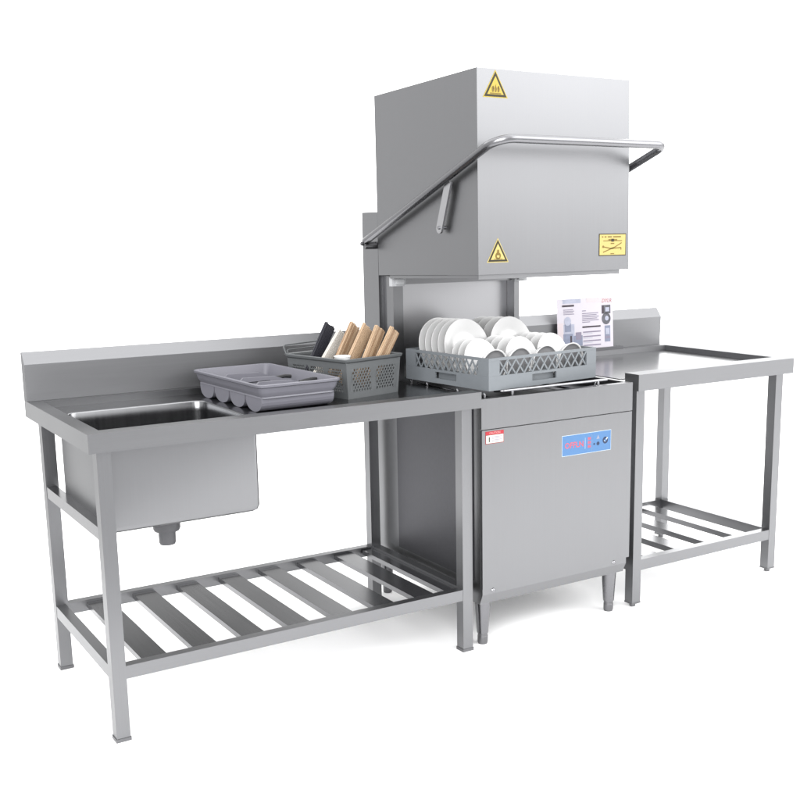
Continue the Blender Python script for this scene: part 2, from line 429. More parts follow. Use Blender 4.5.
# lift handle
hx0, hx1 = 1.170, 1.830
pts = fillet([(hx0, 0.654, 1.310), (hx0, -0.139, 1.602), (hx1, -0.139, 1.602), (hx1, 0.654, 1.310)], [0, 0.062, 0.04, 0], 10)
bm = B(); tube(bm, pts, 0.0128, 18)
handle = obj('lift_handle', bm, M['polish'], dw, smooth=True)
for x, s in ((hx0, 1), (hx1, -1)):
    bm = B()
    tube(bm, [(x - 0.016 * s, 0.655, 1.302), (x + 0.038 * s, 0.655, 1.302)], 0.007, 14)
    tube(bm, [(x - 0.010 * s, 0.640, 1.293), (x + 0.036 * s, 0.640, 1.293)], 0.010, 14)
    obj('pivot_bolt', bm, M['foot'], handle, smooth=True)
    bm = B()    # flat link from the handle down to the hood side
    T = Matrix.Translation((x + 0.012 * s, 0.0, 0))
    a, b = Vector((0.130, 1.494)), Vector((0.1845, 1.351)); d = (b - a).normalized(); n = Vector((-d.y, d.x)) * 0.016
    prof = [a + n, a - n]
    for k in range(9):
        t = -PI / 2 + PI * k / 8; prof.append(b + d * 0.016 * math.cos(t) + n * math.sin(t))
    prism(bm, [(p.x, p.y) for p in prof], x + 0.006 * s, x + 0.013 * s, 'x')
    lk = obj('link_bar', bm, M['steel_lit'], dw, bevel=0.001)
    bm = B(); tube(bm, [(x + 0.002 * s, 0.1845, 1.353), (x + 0.031 * s, 0.1845, 1.353)], 0.0055, 14)
    obj('link_bolt', bm, M['chrome'], lk, smooth=True)
# rack track
bm = B()
tube(bm, fillet([(1.300, 0.060, 0.838), (1.300, 0.022, 0.842), (1.748, 0.022, 0.842), (1.748, 0.06, 0.838)], 0.012), 0.0045, 12)
tube(bm, [(1.345, 0.0225, 0.840), (1.345, 0.032, 0.797)], 0.004, 10); tube(bm, [(1.69, 0.0225, 0.840), (1.69, 0.032, 0.797)], 0.004, 10)
tube(bm, [(1.345, 0.032, 0.80), (1.345, 0.60, 0.80)], 0.004, 10); tube(bm, [(1.69, 0.032, 0.80), (1.69, 0.60, 0.80)], 0.004, 10)
obj('rack_track', bm, M['chrome'], dw, smooth=True)
for x, y in ((1.2165, 0.434), (1.2165, 0.332), (1.2165, 0.148), (1.232, 0.020), (1.34, 0.0195), (1.70, 0.0195)):
    bm = B(); tube(bm, fillet([(x, y, 0.826), (x, y, 0.838), (x + 0.006, y + 0.012, 0.841)], 0.004, 4), 0.0038, 10)
    obj('rack_hook', bm, M['chrome'], dw, smooth=True)
# signs on the hood front
def tri_sign(cx, z0, w, h, glyph):
    s = Sticker(cx, z0, HF)
    def tri(k):
        c = h / 3
        return [(-w / 2 * k, c - c * k), (w / 2 * k, c - c * k), (0, c + (h - c) * k)]
    s.base(tri(1.0), 0); s.poly(tri(0.90), 1, 1); s.poly(tri(0.66), 2, 0)
    if glyph:
        for dx in (-0.11, 0.0, 0.11):
            s.poly([(w * (dx - .03), h * .2), (w * (dx + .03), h * .2), (w * (dx + .055), h * .32), (w * (dx + .01), h * .42), (w * (dx + .03), h * .5 if dx == 0 else h * .42), (w * (dx - .04), h * .38)], 3, 2)
        s.rect(-w * .22, w * .22, h * .13, h * .17, 3, 2)
    else:
        s.disc(0, h * .27, w * .13, 3, 2); s.poly([(-w * .06, h * .3), (w * .06, h * .3), (w * .04, h * .52), (-w * .04, h * .52)], 4, 2)
        s.disc(0, h * .26, w * .06, 4, 0); s.rect(-w * .2, w * .2, h * .13, h * .155, 3, 2)
    return s
tri_sign(1.2625, 1.731, 0.092, 0.080, True).done('warning_sign', [M['yellow'], M['sign_black'], M['sign_brown']], hood)
tri_sign(1.2705, 1.246, 0.082, 0.074, False).done('warning_sign', [M['yellow_pale'], M['sign_black'], M['sign_brown']], hood)
s = Sticker(1.676, 1.256, HF)
w, h = 0.118, 0.072
s.base([(0, 0), (w, 0), (w, h), (0, h)], 1); s.rect(.003, w - .003, .003, h - .003, 1, 0)
u = 0.012
for ln in (.006, .008, .018, .034):
    s.rect(u, u + ln, h - .0125, h - .0085, 2, 2); u += ln + .0055
s.rect(.018, .100, h - .0245, h - .022, 2, 2); s.rect(.040, .078, h - .0225, h - .018, 3, 2); s.rect(.052, .064, h - .026, h - .017, 4, 1)
s.rect(.050, .066, h - .034, h - .0305, 2, 2); s.rect(.050, .066, .0055, .0085, 2, 2)
def band(pts, t):
    s.poly([(a, b + t) for a, b in pts] + [(a, b - t) for a, b in pts[::-1]], 2, 2)
band([(.018, .012), (.040, .019), (.068, .028), (.098, .042)], .0018); band([(.016, .030), (.05, .024), (.096, .026)], .0018)
s.rect(.094, .097, .019, .027, 3, 2); s.disc(.018, .030, .004, 3, 2)
s.done('instruction_label', [M['yellow_pale'], M['sign_black'], M['sign_brown']], hood)
# caution sticker and control panel on the door
s = Sticker(1.2225, 0.682, 0.002)
w, h = 0.071, 0.040
s.base([(0, 0), (w, 0), (w, h), (0, h)], 0); s.rect(.0012, w - .0012, .0012, h - .0012, 1, 3); s.rect(.002, w - .002, .002, .0275, 2, 1)
s.rect(.0012, w - .0012, .0285, h - .0012, 2, 0); s.text('CAUTION', w / 2, .034, .0095, 3, 2, bold=0.0002)
s.rect(.012, .016, .006, .022, 3, 3)
for k, ln in enumerate((.040, .036, .040, .030)): s.rect(.024, .024 + ln, .0205 - .005 * k, .0225 - .005 * k, 3, 4)
s.done('caution_sticker', [M['sticker_red'], M['sticker_white'], M['sticker_pink'], M['sign_black'], M['ink']], door)
s = Sticker(1.531, 0.6035, 0.002)
w, h = 0.214, 0.070
s.base([(0, 0), (w, 0), (w, h), (0, h)], 1); s.rect(.0014, w - .0014, .0014, h - .0014, 1, 0)
s.text('OFFLN', .052, .034, .027, 2, 2, bold=0.0004)
s.rect(.0985, .0997, .016, .054, 2, 1)
for k, t in enumerate(('88', '88', '88')): s.text(t, .117, .049 - .0135 * k, .0135, 2, 2, bold=0.0003)
s.rect(.128, .1288, .006, .064, 2, 4)
s.disc(.139, .028, .0035, 2, 3); s.disc(.156, .028, .0065, 2, 3); s.poly([(.148, .044), (.163, .044), (.1555, .058)], 2, 4)
s.disc(.188, .036, .012, 2, 3); s.poly([(.181, .036), (.186, .030), (.199, .043), (.196, .046), (.187, .038)], 3, 1); s.disc(.188, .036, .004, 4, 0)
s.done('control_panel', [M['panel_blue'], M['panel_edge'], M['panel_red'], M['panel_navy'], M['ink_blue']], door)

# ------------------------------------------------------------------ drainer table on the right
RL, RR_, RB = 1.866, 2.665, 0.69
dt = empty('drainer_table', (2.25, 0.35, 0), 'stainless steel drainer table with raised rim and slatted shelf on the right of the dishwasher', 'work table')
bm = B(); zb = 0.7922
box(bm, RL, RR_, 0.0, 0.070, zb, ZT); box(bm, RR_ - 0.040, RR_, 0.0702, 0.6498, zb, ZT); box(bm, RL - 0.01, RR_, 0.65, 0.700, zb, ZT)
obj('rim', bm, M['splash'], dt, bevel=0.0018)
bm = B(); box(bm, 1.846, RR_ - 0.0402, 0.0705, 0.6495, 0.826, 0.8295)
obj('countertop', bm, M['deck'], dt)
bm = B()
prism(bm, [(0.694, ZT + 0.0004), (0.690, 0.969), (0.7175, 1.006), (0.729, 1.0065), (0.729, 0.80), (0.7005, 0.80), (0.7005, ZT + 0.0004)], RL - 0.01, 2.637)
obj('backsplash', bm, M['splash'], dt, bevel=0.0012)
W2 = 0.0388; RX = (1.8803, 2.598); RY = (0.0243, 0.618)
for x in RX:
    for y in RY:
        bm = B(); box(bm, x, x + W2, y, y + W2, 0.0165, zb - 0.0005)
        leg = obj('leg', bm, M['steel_v'], dt, bevel=0.0022)
        bm = B(); box(bm, x - 0.001, x + W2 + 0.001, y - 0.001, y + W2 + 0.001, 0.0135, 0.0185)
        lathe(bm, [(0.0, 0.0134), (0.011, 0.0134), (0.011, 0.002), (0.0095, 0.0), (0.0, 0.0)], 20, Matrix.Translation((x + W2 / 2, y + W2 / 2, 0)))
        obj('levelling_foot', bm, M['foot'], leg)
bm = B()
x0, x1, y0, y1 = RX[0] + W2, RX[1], RY[0] + W2, RY[1]
box(bm, x0, x1, 0.0250, 0.0550, 0.1358, 0.175); box(bm, x0, x1, 0.625, 0.655, 0.1358, 0.175)
box(bm, 1.8810, 1.911, y0, y1, 0.1358, 0.175); box(bm, 2.602, 2.636, y0, y1, 0.1358, 0.175)
obj('shelf_frame', bm, M['steel'], dt, bevel=0.002)
bm = B()
for k in range(4):
    a = 1.976 + 0.157 * k
    prism(bm, [(a, 0.146), (a, 0.167), (a + 0.068, 0.167), (a + 0.068, 0.146)], 0.0552, 0.6248, 'y')
obj('shelf_slats', bm, M['steel_d'], dt, bevel=0.0015)

# ------------------------------------------------------------------ dish rack
RK = Vector((1.252, 0.024, 0.845)); RA = R(6.0); RW, RD, RH = 0.487, 0.43, 0.103
rk = empty('dish_rack', RK, 'blue grey plastic dish rack with lattice sides holding white dishes', 'dish rack', rz=RA)
def lattice_wall(bm, L, xf, n):
    """wall of length L in local x, thickness in +y"""
    t = 0.006; c = 0.046
    box(bm, 0, L / 2 - .055, 0, t, 0, 0.046, 0, xf); box(bm, L / 2 + .055, L, 0, t, 0, 0.046, 0, xf)
    box(bm, L / 2 - .055, L / 2 + .055, 0, t, 0, 0.016, 0, xf); box(bm, L / 2 - .055, L / 2 + .055, 0, t, 0.038, 0.046, 0, xf)
    box(bm, L / 2 - .058, L / 2 + .058, t + .012, t + .015, 0.008, 0.046, 0, xf)
    box(bm, 0, L, 0, t, 0.094, RH, 0, xf)
    box(bm, 0, c, 0, t, 0.0462, 0.0938, 0, xf); box(bm, L - c, L, 0, t, 0.0462, 0.0938, 0, xf)
    p = (L - 2 * c) / n; b = 0.0034
    for k in range(n):
        for s in (0, 1):
            a0 = c + k * p; a1 = a0 + p
            xa, xb = (a0, a1) if s == 0 else (a1, a0)
            y0 = 0.0006 + 0.0022 * s; y1 = y0 + 0.0022
            vs = [bm.verts.new(xf @ Vector(q)) for q in ((xa - b, y0, .0461), (xa + b, y0, .0461), (xa - b, y1, .0461), (xa + b, y1, .0461), (xb - b, y0, .0939), (xb + b, y0, .0939), (xb - b, y1, .0939), (xb + b, y1, .0939))]
            for q in ((0, 2, 3, 1), (4, 5, 7, 6), (0, 1, 5, 4), (2, 6, 7, 3), (0, 4, 6, 2), (1, 3, 7, 5)): bm.faces.new([vs[i] for i in q])
I = Matrix.Identity(4)
bm = B()
lattice_wall(bm, RW, I, 11)
lattice_wall(bm, RW, Matrix.Translation((0, RD, 0)) @ Matrix.Scale(-1, 4, (0, 1, 0)), 11)
lw = Matrix.Translation((0, 0.006, 0)) @ Matrix(((0, 1, 0, 0), (1, 0, 0, 0), (0, 0, 1, 0), (0, 0, 0, 1)))
lattice_wall(bm, RD - .012, lw, 11)
lattice_wall(bm, RD - .012, Matrix.Translation((RW, 0.006, 0)) @ Matrix(((0, -1, 0, 0), (1, 0, 0, 0), (0, 0, 1, 0), (0, 0, 0, 1))), 11)
obj('lattice_wall', bm, M['rack'], rk, local=True)
bm = B()
for k in range(12):
    x = 0.007 + (RW - .02) * k / 11; box(bm, x, x + .006, .0065, RD - .0065, .004, .010)
for k in range(11):
    y = 0.010 + (RD - .026) * k / 10; box(bm, .0065, RW - .0065, y, y + .006, .0102, .014)
for i in range(9):
    for j in range(7):
        x, y = .045 + (RW - .09) * i / 8, .05 + (RD - .10) * j / 6
        lathe(bm, [(0.004, 0.012), (0.0028, 0.060), (0.0, 0.064)], 8, Matrix.Translation((x, y, 0)))
obj('peg_floor', bm, M['rack'], rk, local=True)

# ------------------------------------------------------------------ dishes
def dish_frame(top, rad, lean):
    """matrix whose z is the dish's facing axis; top = highest rim point"""
    f = Matrix.Rotation(RA, 3, 'Z') @ Vector((0, -1, 0))
    n = (f * math.cos(lean) + Vector((0, 0, 1)) * math.sin(lean)).normalized()
    up = (Vector((0, 0, 1)) - n * n.z).normalized(); x = up.cross(n)
    c = Vector(top) - up * rad
    return c, Matrix((x, up, n)).transposed().to_4x4()
PLATE = {}
def dish_mesh(kind, rad):
    if (kind, rad) in PLATE: return PLATE[(kind, rad)]
    bm = B()
    if kind == 'plate':
        q = [(0, .0), (.55, .0), (.62, .006), (.70, .030), (.97, .098), (1.0, .108), (1.0, .128), (.97, .125), (.68, .055), (.58, .030), (.52, .024), (0, .024)]
        lathe(bm, [(a * rad, (b - .12) * rad) for a, b in q], 64); mats = [M['china']]
    else:   # bowl
        q = [(0, 0), (.42, 0), (.46, .02), (.44, .05), (.70, .16), (.90, .38), (.985, .62), (1.0, .66), (.985, .68), (.93, .665), (.91, .62), (.86, .575), (.70, .55), (.4, .54), (0, .54)]
        lathe(bm, [(a * rad, (b - .66) * rad) for a, b in q], 56, None, [0] * 10 + [1] * 4); mats = [M['china'], M['china_shade']]
    for f in bm.faces: f.smooth = True
    bmesh.ops.recalc_face_normals(bm, faces=bm.faces[:])
    me = bpy.data.meshes.new(kind); bm.to_mesh(me); bm.free()
    for m in mats: me.materials.append(m)
    try: me.set_sharp_from_angle(angle=R(50))
    except Exception: pass
    PLATE[(kind, rad)] = me; return me
def dish(name, kind, rad, top, lean, label, group, cat):
    o = bpy.data.objects.new(name, dish_mesh(kind, rad)); COL.objects.link(o)
    c, m = dish_frame(top, rad, lean)
    o.matrix_world = Matrix.Translation(c) @ m
    o.rotation_mode = 'QUATERNION'; o.matrix_world = Matrix.Translation(c) @ m
    return tag(o, label, cat, group)
def lerp(a, b, t): return tuple(p + (q - p) * t for p, q in zip(a, b))
A0, A1 = (1.322, 0.428, 1.049), (1.342, 0.300, 1.052)
for k, w in enumerate(('rearmost', 'second from the rear', 'middle one', 'second from the front', 'foremost')):
    dish('dinner_plate', 'plate', 0.097, lerp(A0, A1, k / 4), R(13), 'large white plate in the left stack of the rack, %s of five' % w, 'large plates leaning in the rack', 'plate')
B0, B1 = (1.506, 0.425, 1.044), (1.529, 0.300, 1.050)
for k, w in enumerate(('rearmost', 'second from the rear', 'second from the front', 'foremost')):
    dish('dinner_plate', 'plate', 0.097, lerp(B0, B1, k / 3), R(13), 'large white plate in the right rear stack, %s of four' % w, 'large plates leaning in the rack', 'plate')
for nm, pts, words in (('in front of the left big plates', [(1.310, 0.240, .995), (1.315, 0.212, .995), (1.321, 0.184, .995)], ('rearmost', 'middle', 'foremost')),
                       ('between the two big plate stacks', [(1.436, 0.254, .994), (1.446, 0.224, .995), (1.456, 0.194, .995), (1.470, 0.162, .995)], ('rearmost', 'second from the rear', 'second from the front', 'foremost')),
                       ('at the right side of the rack', [(1.598, 0.280, .994), (1.604, 0.250, .995), (1.611, 0.220, .995), (1.622, 0.188, .996)], ('rearmost', 'second from the rear', 'second from the front', 'foremost'))):
    for p, w in zip(pts, words):
        dish('saucer', 'plate', 0.071, p, R(16), 'small white saucer, %s of those %s' % (w, nm), 'saucers leaning in the rack', 'saucer')
for x, y, w in ((1.334, 0.100, 'leftmost, by the rack corner'), (1.436, 0.100, 'second from the left'), (1.545, 0.102, 'third from the left'), (1.658, 0.106, 'rightmost, below the brochure')):
    dish('bowl', 'bowl', 0.058, (x, y, 0.9665), R(-6), 'small white bowl with shaded inside facing the rack front, %s' % w, 'bowls along the front of the rack', 'bowl')

# ------------------------------------------------------------------ cutlery tray
tr = empty('cutlery_tray', (0.519, 0.119, 0.8312), 'lavender grey plastic cutlery tray with four troughs, beside the sink', 'cutlery tray', rz=R(2.4))
TW, TD, TH = 0.271, 0.486, 0.0845
def rr3(i, z, r): return [(x, y, z) for x, y in rrect(i, TW - i, i, TD - i, r, 5)]
bm = B()
loft(bm, [rr3(-.001, TH - .007, .022), rr3(-.0015, TH - .001, .022), rr3(.003, TH + .001, .02), rr3(.008, TH, .018), rr3(.010, TH - .004, .018),
          rr3(.017, .052, .016), rr3(.019, .046, .016)])
loft(bm, [rr3(-.001, TH - .007, .022), rr3(.004, TH - .010, .02), rr3(.008, TH - .024, .018), rr3(.0085, TH - .026, .018), rr3(.0155, .047, .016), rr3(.014, .043, .016)])
obj('rim_wall', bm, M['tray'], tr, local=True, smooth=True)
bm = B()
n = 4; p = (TD - .036) / n
for k in range(n):      # troughs running along x, rounded in cross-section and at the left end
    y0, y1 = .018 + k * p + .003, .018 + (k + 1) * p - .003; yc = (y0 + y1) / 2; hw = (y1 - y0) / 2
    for sgn, th in ((1, 0.0), (-1, 0.003)):
        rows = []
        for t, e in ((0.0, 1.0), (0.0, 1.0)):
            pass
        prof = [(yc - (hw - th) * math.cos(PI * i / 16), .046 - (.046 - th) * (abs(math.sin(PI * i / 16)) ** 0.62)) for i in range(17)]
        xa, xb = .016 + th, TW - .016 - th
        L0 = [(xa, y, z) for y, z in prof]; L1 = [(xb, y, z) for y, z in prof]
        loft(bm, [L0, L1], closed=False)
        for xx, flip in ((xa, 0), (xb, 1)):
            bm.faces.new([bm.verts.new((xx, y, z)) for y, z in prof])
    if k:               # divider between troughs, its top a long raised rib
        yy = .018 + k * p
        prism(bm, [(.019, .045), (TW - .019, .045), (TW - .10, .074), (.062, .077), (.035, .052)], yy - .0045, yy + .0045, 'y')
obj('trough', bm, M['tray'], tr, local=True, bevel=0)
# cutlery lying in the tray
for k, (x, y, z, ang, lab) in enumerate(((.160, .245, .058, 4, 'black handled knife lying in the tray, the rear one of two'), (.195, .125, .058, 8, 'black handled spoon lying in the tray, the front one of two'))):
    e = empty('spoon' if k else 'table_knife', tr.matrix_basis @ Vector((x, y, z)), lab, 'cutlery', rz=R(2.4 + ang))
    bm = B(); tube(bm, [(.0, 0, .006), (.02, 0, .010), (.05, 0, .012), (.07, 0, .009)], .0058, 12)
    obj('handle', bm, M['black'], e, local=True, smooth=True)
    bm = B(); box(bm, -.10, .001, -.006, .006, .004, .0055)
    obj('bowl' if k else 'blade', bm, M['polish'], e, local=True, bevel=.0006)

# ------------------------------------------------------------------ perforated basket
bk = empty('utensil_basket', (0.853, 0.222, 0.8312), 'grey green perforated plastic basket full of chopsticks, between tray and dish rack', 'basket', rz=R(14))
BW, BD, BH = 0.235, 0.285, 0.123
def perf(bm, P, w, h, nx, ny, r):
    """perforated sheet: P(u, v) maps sheet coordinates to 3D; rows staggered by half a cell"""
    cw, ch = w / nx, h / ny
    for j in range(ny):
        off = 0 if j % 2 == 0 else cw / 2
        cells = [(off + i * cw, off + (i + 1) * cw, True) for i in range(nx if j % 2 == 0 else nx - 1)]
        if j % 2: cells = [(0, off, False)] + cells + [(w - cw / 2, w, False)]
        for a, b, hole_ in cells:
            q = [(a, j * ch), (b, j * ch), (b, (j + 1) * ch), (a, (j + 1) * ch)]
            if not hole_: bm.faces.new([bm.verts.new(P(*t)) for t in q]); continue
            cx, cy = (a + b) / 2, (j + .5) * ch
            hv = [bm.verts.new(P(cx + r * math.cos(PI / 4 * k - 3 * PI / 4), cy + 1.15 * r * math.sin(PI / 4 * k - 3 * PI / 4))) for k in range(8)]
            ov = [bm.verts.new(P(*t)) for t in q]
            for k in range(4):
                a_, b_, c_ = hv[2 * k], hv[2 * k + 1], hv[(2 * k + 2) % 8]
                bm.faces.new((ov[k], ov[(k + 1) % 4], c_, b_, a_))
bm = B()
tp = .010   # taper
def wallP(side):
    def P(u, v):     # u 0..1 along, v = height
        i = tp * (1 - v / BH)
        if side == 'f': return (i + u * (BW - 2 * i), i * .4, v)
        if side == 'b': return (i + u * (BW - 2 * i), BD - i * .4, v)
        if side == 'l': return (i, i * .4 + u * (BD - .8 * i), v)
        return (BW - i, i * .4 + u * (BD - .8 * i), v)
    return P
for sd, npan in (('f', 2), ('b', 2), ('l', 3), ('r', 3)):
    P = wallP(sd)
    z0, z1 = .020, .094
    g_ = .09 if npan == 2 else .07
    pw = (1 - g_ * (npan + 1)) / npan
    def quad(u0, u1, v0, v1): bm.faces.new([bm.verts.new(P(*t)) for t in ((u0, v0), (u1, v0), (u1, v1), (u0, v1))])
    quad(0, 1, 0, z0); quad(0, 1, z1, BH)
    for k in range(npan + 1):
        a = k * (pw + g_); quad(a, a + g_, z0, z1)
    for k in range(npan):
        a = g_ + k * (pw + g_)
        nx = 7 if npan == 2 else 8
        L_ = BW if npan == 2 else BD
        perf(bm, lambda u, v, a=a: P(a + u / L_, z0 + v), pw * L_, z1 - z0, nx, 8, .0038)
bm.faces.new([bm.verts.new((x, y, 0)) for x, y in ((tp, tp * .4), (BW - tp, tp * .4), (BW - tp, BD - tp * .4), (tp, BD - tp * .4))])
bmesh.ops.remove_doubles(bm, verts=bm.verts[:], dist=1e-5)
obj('perforated_wall', bm, M['basket'], bk, local=True, solid=.0022)
bm = B()
def rrb(i, z): return [(x, y, z) for x, y in rrect(i, BW - i, i, BD - i, .010, 4)]
rows = [rrb(.001, BH - .012), rrb(-.007, BH - .006), rrb(-.009, BH + .001), rrb(-.006, BH + .003), rrb(.0015, BH + .001), rrb(.0022, BH - .006)]
loft(bm, rows)
obj('rim', bm, M['basket'], bk, local=True, smooth=True)
for yy, up in ((BD - .003, 1), ):
    bm = B()
    tube(bm, fillet([(-.006, yy, BH), (-.012, yy + .008, BH + .030), (BW * .78, yy + .008, BH + .034), (BW * .80, yy, BH)], .008, 5), .0028, 10)
    tube(bm, fillet([(.004, yy, BH), (.0, yy + .006, BH + .014), (BW * .74, yy + .006, BH + .016)], .006, 5), .002, 8)
    obj('handle', bm, M['basket'], bk, local=True, smooth=True)
bm = B()
prism(bm, [(BW + .001, BH - .012), (BW + .016, BH - .014), (BW + .017, BH - .020), (BW + .004, BH - .052), (BW - .002, BH - .052)], .05, .12, 'y')
obj('side_lug', bm, M['basket'], bk, local=True, bevel=.002)
# utensil bundles leaning in the basket
def bundle(name, x, y, xt, zt, mat, n, wid, label, cat, rot=20, group=None, zb=0.868):
    top = Vector((xt, y + .012, zt)); mid = Vector((x, y, 0.967)); d = (top - mid).normalized()
    bot = mid - d * ((mid.z - zb) / d.z)
    L_ = (top - bot).length
    side = Vector((math.cos(R(rot)), math.sin(R(rot)), 0)); side = (side - d * side.dot(d)).normalized(); nrm = side.cross(d)
    o = None
    bm = B(); sw = wid / n
    for i in range(n):
        for lay in range(2):
            dl = random.uniform(-.004, .001)
            c0 = bot + side * ((i - (n - 1) / 2) * sw + random.uniform(-.0006, .0006)) + side * (lay * sw * .3) + nrm * (lay * .0045)
            xf = Matrix((side, nrm, d)).transposed().to_4x4(); xf.translation = c0
            box(bm, -sw * .40, sw * .40, -.0021, .0021, 0, L_ + dl, random.randrange(len(mat)) if isinstance(mat, list) else 0, xf)
    e = obj(name, bm, mat, None)
    # origin at the bundle's foot
    for v in e.data.vertices: v.co -= bot
    e.location = bot
    return tag(e, label, cat, group)
bundle('chopstick_bundle', .858, .420, .908, 1.049, M['dark_wood'], 7, .046, 'bundle of black chopsticks leaning at the left rear of the basket', 'chopsticks', zb=.90)
bundle('chopstick_bundle', .886, .390, .935, 1.027, M['cream'], 6, .038, 'bundle of white plastic chopsticks leaning between the black and wooden ones', 'chopsticks')
G = 'wooden chopstick bundles in the basket'
bundle('chopstick_bundle', .917, .362, .968, 1.050, [M['wood2'], M['wood2'], M['wood']], 8, .046, 'browner wooden chopstick bundle leaning right behind the white ones', 'chopsticks', group=G)
bundle('chopstick_bundle', .950, .335, 1.000, 1.043, [M['wood'], M['wood'], M['wood2']], 8, .049, 'tan wooden chopstick bundle next to the browner one', 'chopsticks', group=G)
bundle('chopstick_bundle', .991, .312, 1.033, 1.038, [M['wood'], M['wood'], M['wood2']], 8, .049, 'tan wooden chopstick bundle, second from the right in the basket', 'chopsticks', group=G)
bundle('chopstick_bundle', 1.032, .295, 1.077, 1.031, [M['wood'], M['wood'], M['wood2']], 8, .046, 'rightmost wooden chopstick bundle, nearest the dish rack', 'chopsticks', group=G)
e = empty('sauce_cup', (0.878, 0.292, 0.922), 'small white cup peeping over the front left corner of the basket', 'cup')
bm = B(); lathe(bm, [(0, 0), (.018, 0), (.026, .036), (.0275, .037), (.026, .039), (.0245, .037), (.017, .003), (0, .003)], 32)
obj('cup_body', bm, M['china'], e, local=True, smooth=True)

# ------------------------------------------------------------------ brochure and its base
BX, BY = 2.040, 0.665
sb = empty('sign_base', (BX, BY, ZT + .0006), 'slim grey bar that holds the lavender brochure upright on the drainer table', 'sign holder')
bm = B()
box(bm, 0, 0.345, -.016, -.0012, 0, .012); box(bm, 0, 0.345, .0012, .016, 0, .012); box(bm, 0, .345, -.0012, .0012, 0, .003)
obj('slotted_bar', bm, M['drain'], sb, local=True)
bw, bh = 0.296, 0.214
xf = Matrix.Translation((BX + .008, BY, ZT + .0045)) @ Matrix.Rotation(R(-3), 4, 'X') @ Matrix.Translation((-(BX + .008), -BY, -(ZT + .0045)))
s = Sticker(BX + .008, ZT + .0045, BY, xf)
s.base([(0, 0), (bw, 0), (bw, bh), (0, bh)], 0)
bk_ = [s.bm.verts.new(s.P(u, v, -1.2)) for u, v in ((0, 0), (bw, 0), (bw, bh), (0, bh))]; s.bm.faces.new(bk_)
def fr(u0, u1, v0, v1, l, mi): s.rect(u0 * bw, u1 * bw, bh * (1 - v1), bh * (1 - v0), l, mi)
fr(.005, .10, .45, .93, 1, 1); fr(.52, .92, .01, .09, 1, 1); fr(.10, .42, .01, .09, 1, 6)
fr(.09, .30, .115, .15, 2, 3)
for k in range(4): fr(.11, .28 + .02 * (k % 2), .20 + .028 * k, .213 + .028 * k, 2, 2)
fr(.11, .30, .48, .92, 1, 6); fr(.13, .24, .46, .62, 2, 5); fr(.10, .27, .66, .93, 2, 5); fr(.22, .25, .70, .93, 3, 3); fr(.28, .44, .70, .90, 2, 5); fr(.32, .42, .64, .78, 3, 2)
s.disc(.18 * bw, .58 * bh, .018, 3, 6); fr(.05, .44, .93, .985, 2, 6)
fr(.44, .51, .235, .25, 2, 2)
for k in range(6): fr(.44, (.73, .70, .74, .71, .74, .58)[k], .285 + .033 * k, .300 + .033 * k, 2, 2)
fr(.44, .77, .535, .565, 2, 3)
for k in range(4): fr(.45, .77, .635 + .085 * k, .658 + .085 * k, 2, 2); fr(.45, .62, .675 + .085 * k, .684 + .085 * k, 2, 6)
s.text('DYLR', .885 * bw, bh * .925, .022, 2, 4, shear=.25)
fr(.795, .955, .155, .32, 2, 7); fr(.80, .835, .165, .31, 3, 3); fr(.86, .93, .20, .28, 3, 6)
s.disc(.875 * bw, bh * .585, .024, 2, 7, 24); s.disc(.885 * bw, bh * .59, .010, 3, 6, 16)
fr(.845, .945, .55, .86, 2, 5); fr(.86, .93, .60, .72, 3, 6); fr(.85, .94, .75, .80, 3, 2)
br = s.done('brochure', [M['paper'], M['paper_pink'], M['ink'], M['ink_dark'], M['ink_red'], M['ink_blue'], M['ink_pale'], M['ink_photo']])
o0 = Vector((BX + .008, BY, ZT + .0045))
for v in br.data.vertices: v.co -= o0
br.location = o0
tag(br, 'upright lavender product brochure with text and small photos behind the dish rack', 'brochure')

# ------------------------------------------------------------------ camera
c_ = CAMPOS = Vector((-0.692337141, -2.71603169, 1.34196641)); yaw, pit, roll = 0.570901489, -0.187697704, -0.0122631439
f_, cx_, cy_ = 1077.68985, 439.999461, 435.999747
fw = Vector((math.sin(yaw) * math.cos(pit), math.cos(yaw) * math.cos(pit), math.sin(pit)))
r_ = Vector((math.cos(yaw), -math.sin(yaw), 0)); u_ = r_.cross(fw)
r2 = r_ * math.cos(roll) + u_ * math.sin(roll); u2 = -r_ * math.sin(roll) + u_ * math.cos(roll)
cam = bpy.data.cameras.new('camera'); co = bpy.data.objects.new('camera', cam); COL.objects.link(co)
mw = Matrix((r2, u2, -fw)).transposed().to_4x4(); mw.translation = c_
co.matrix_world = mw
cam.sensor_width = 36; cam.lens = f_ / 800 * 36
cam.shift_x = -(cx_ - 400) / 800; cam.shift_y = (cy_ - 400) / 800
cam.clip_start = 0.05; cam.clip_end = 300
scene.camera = co

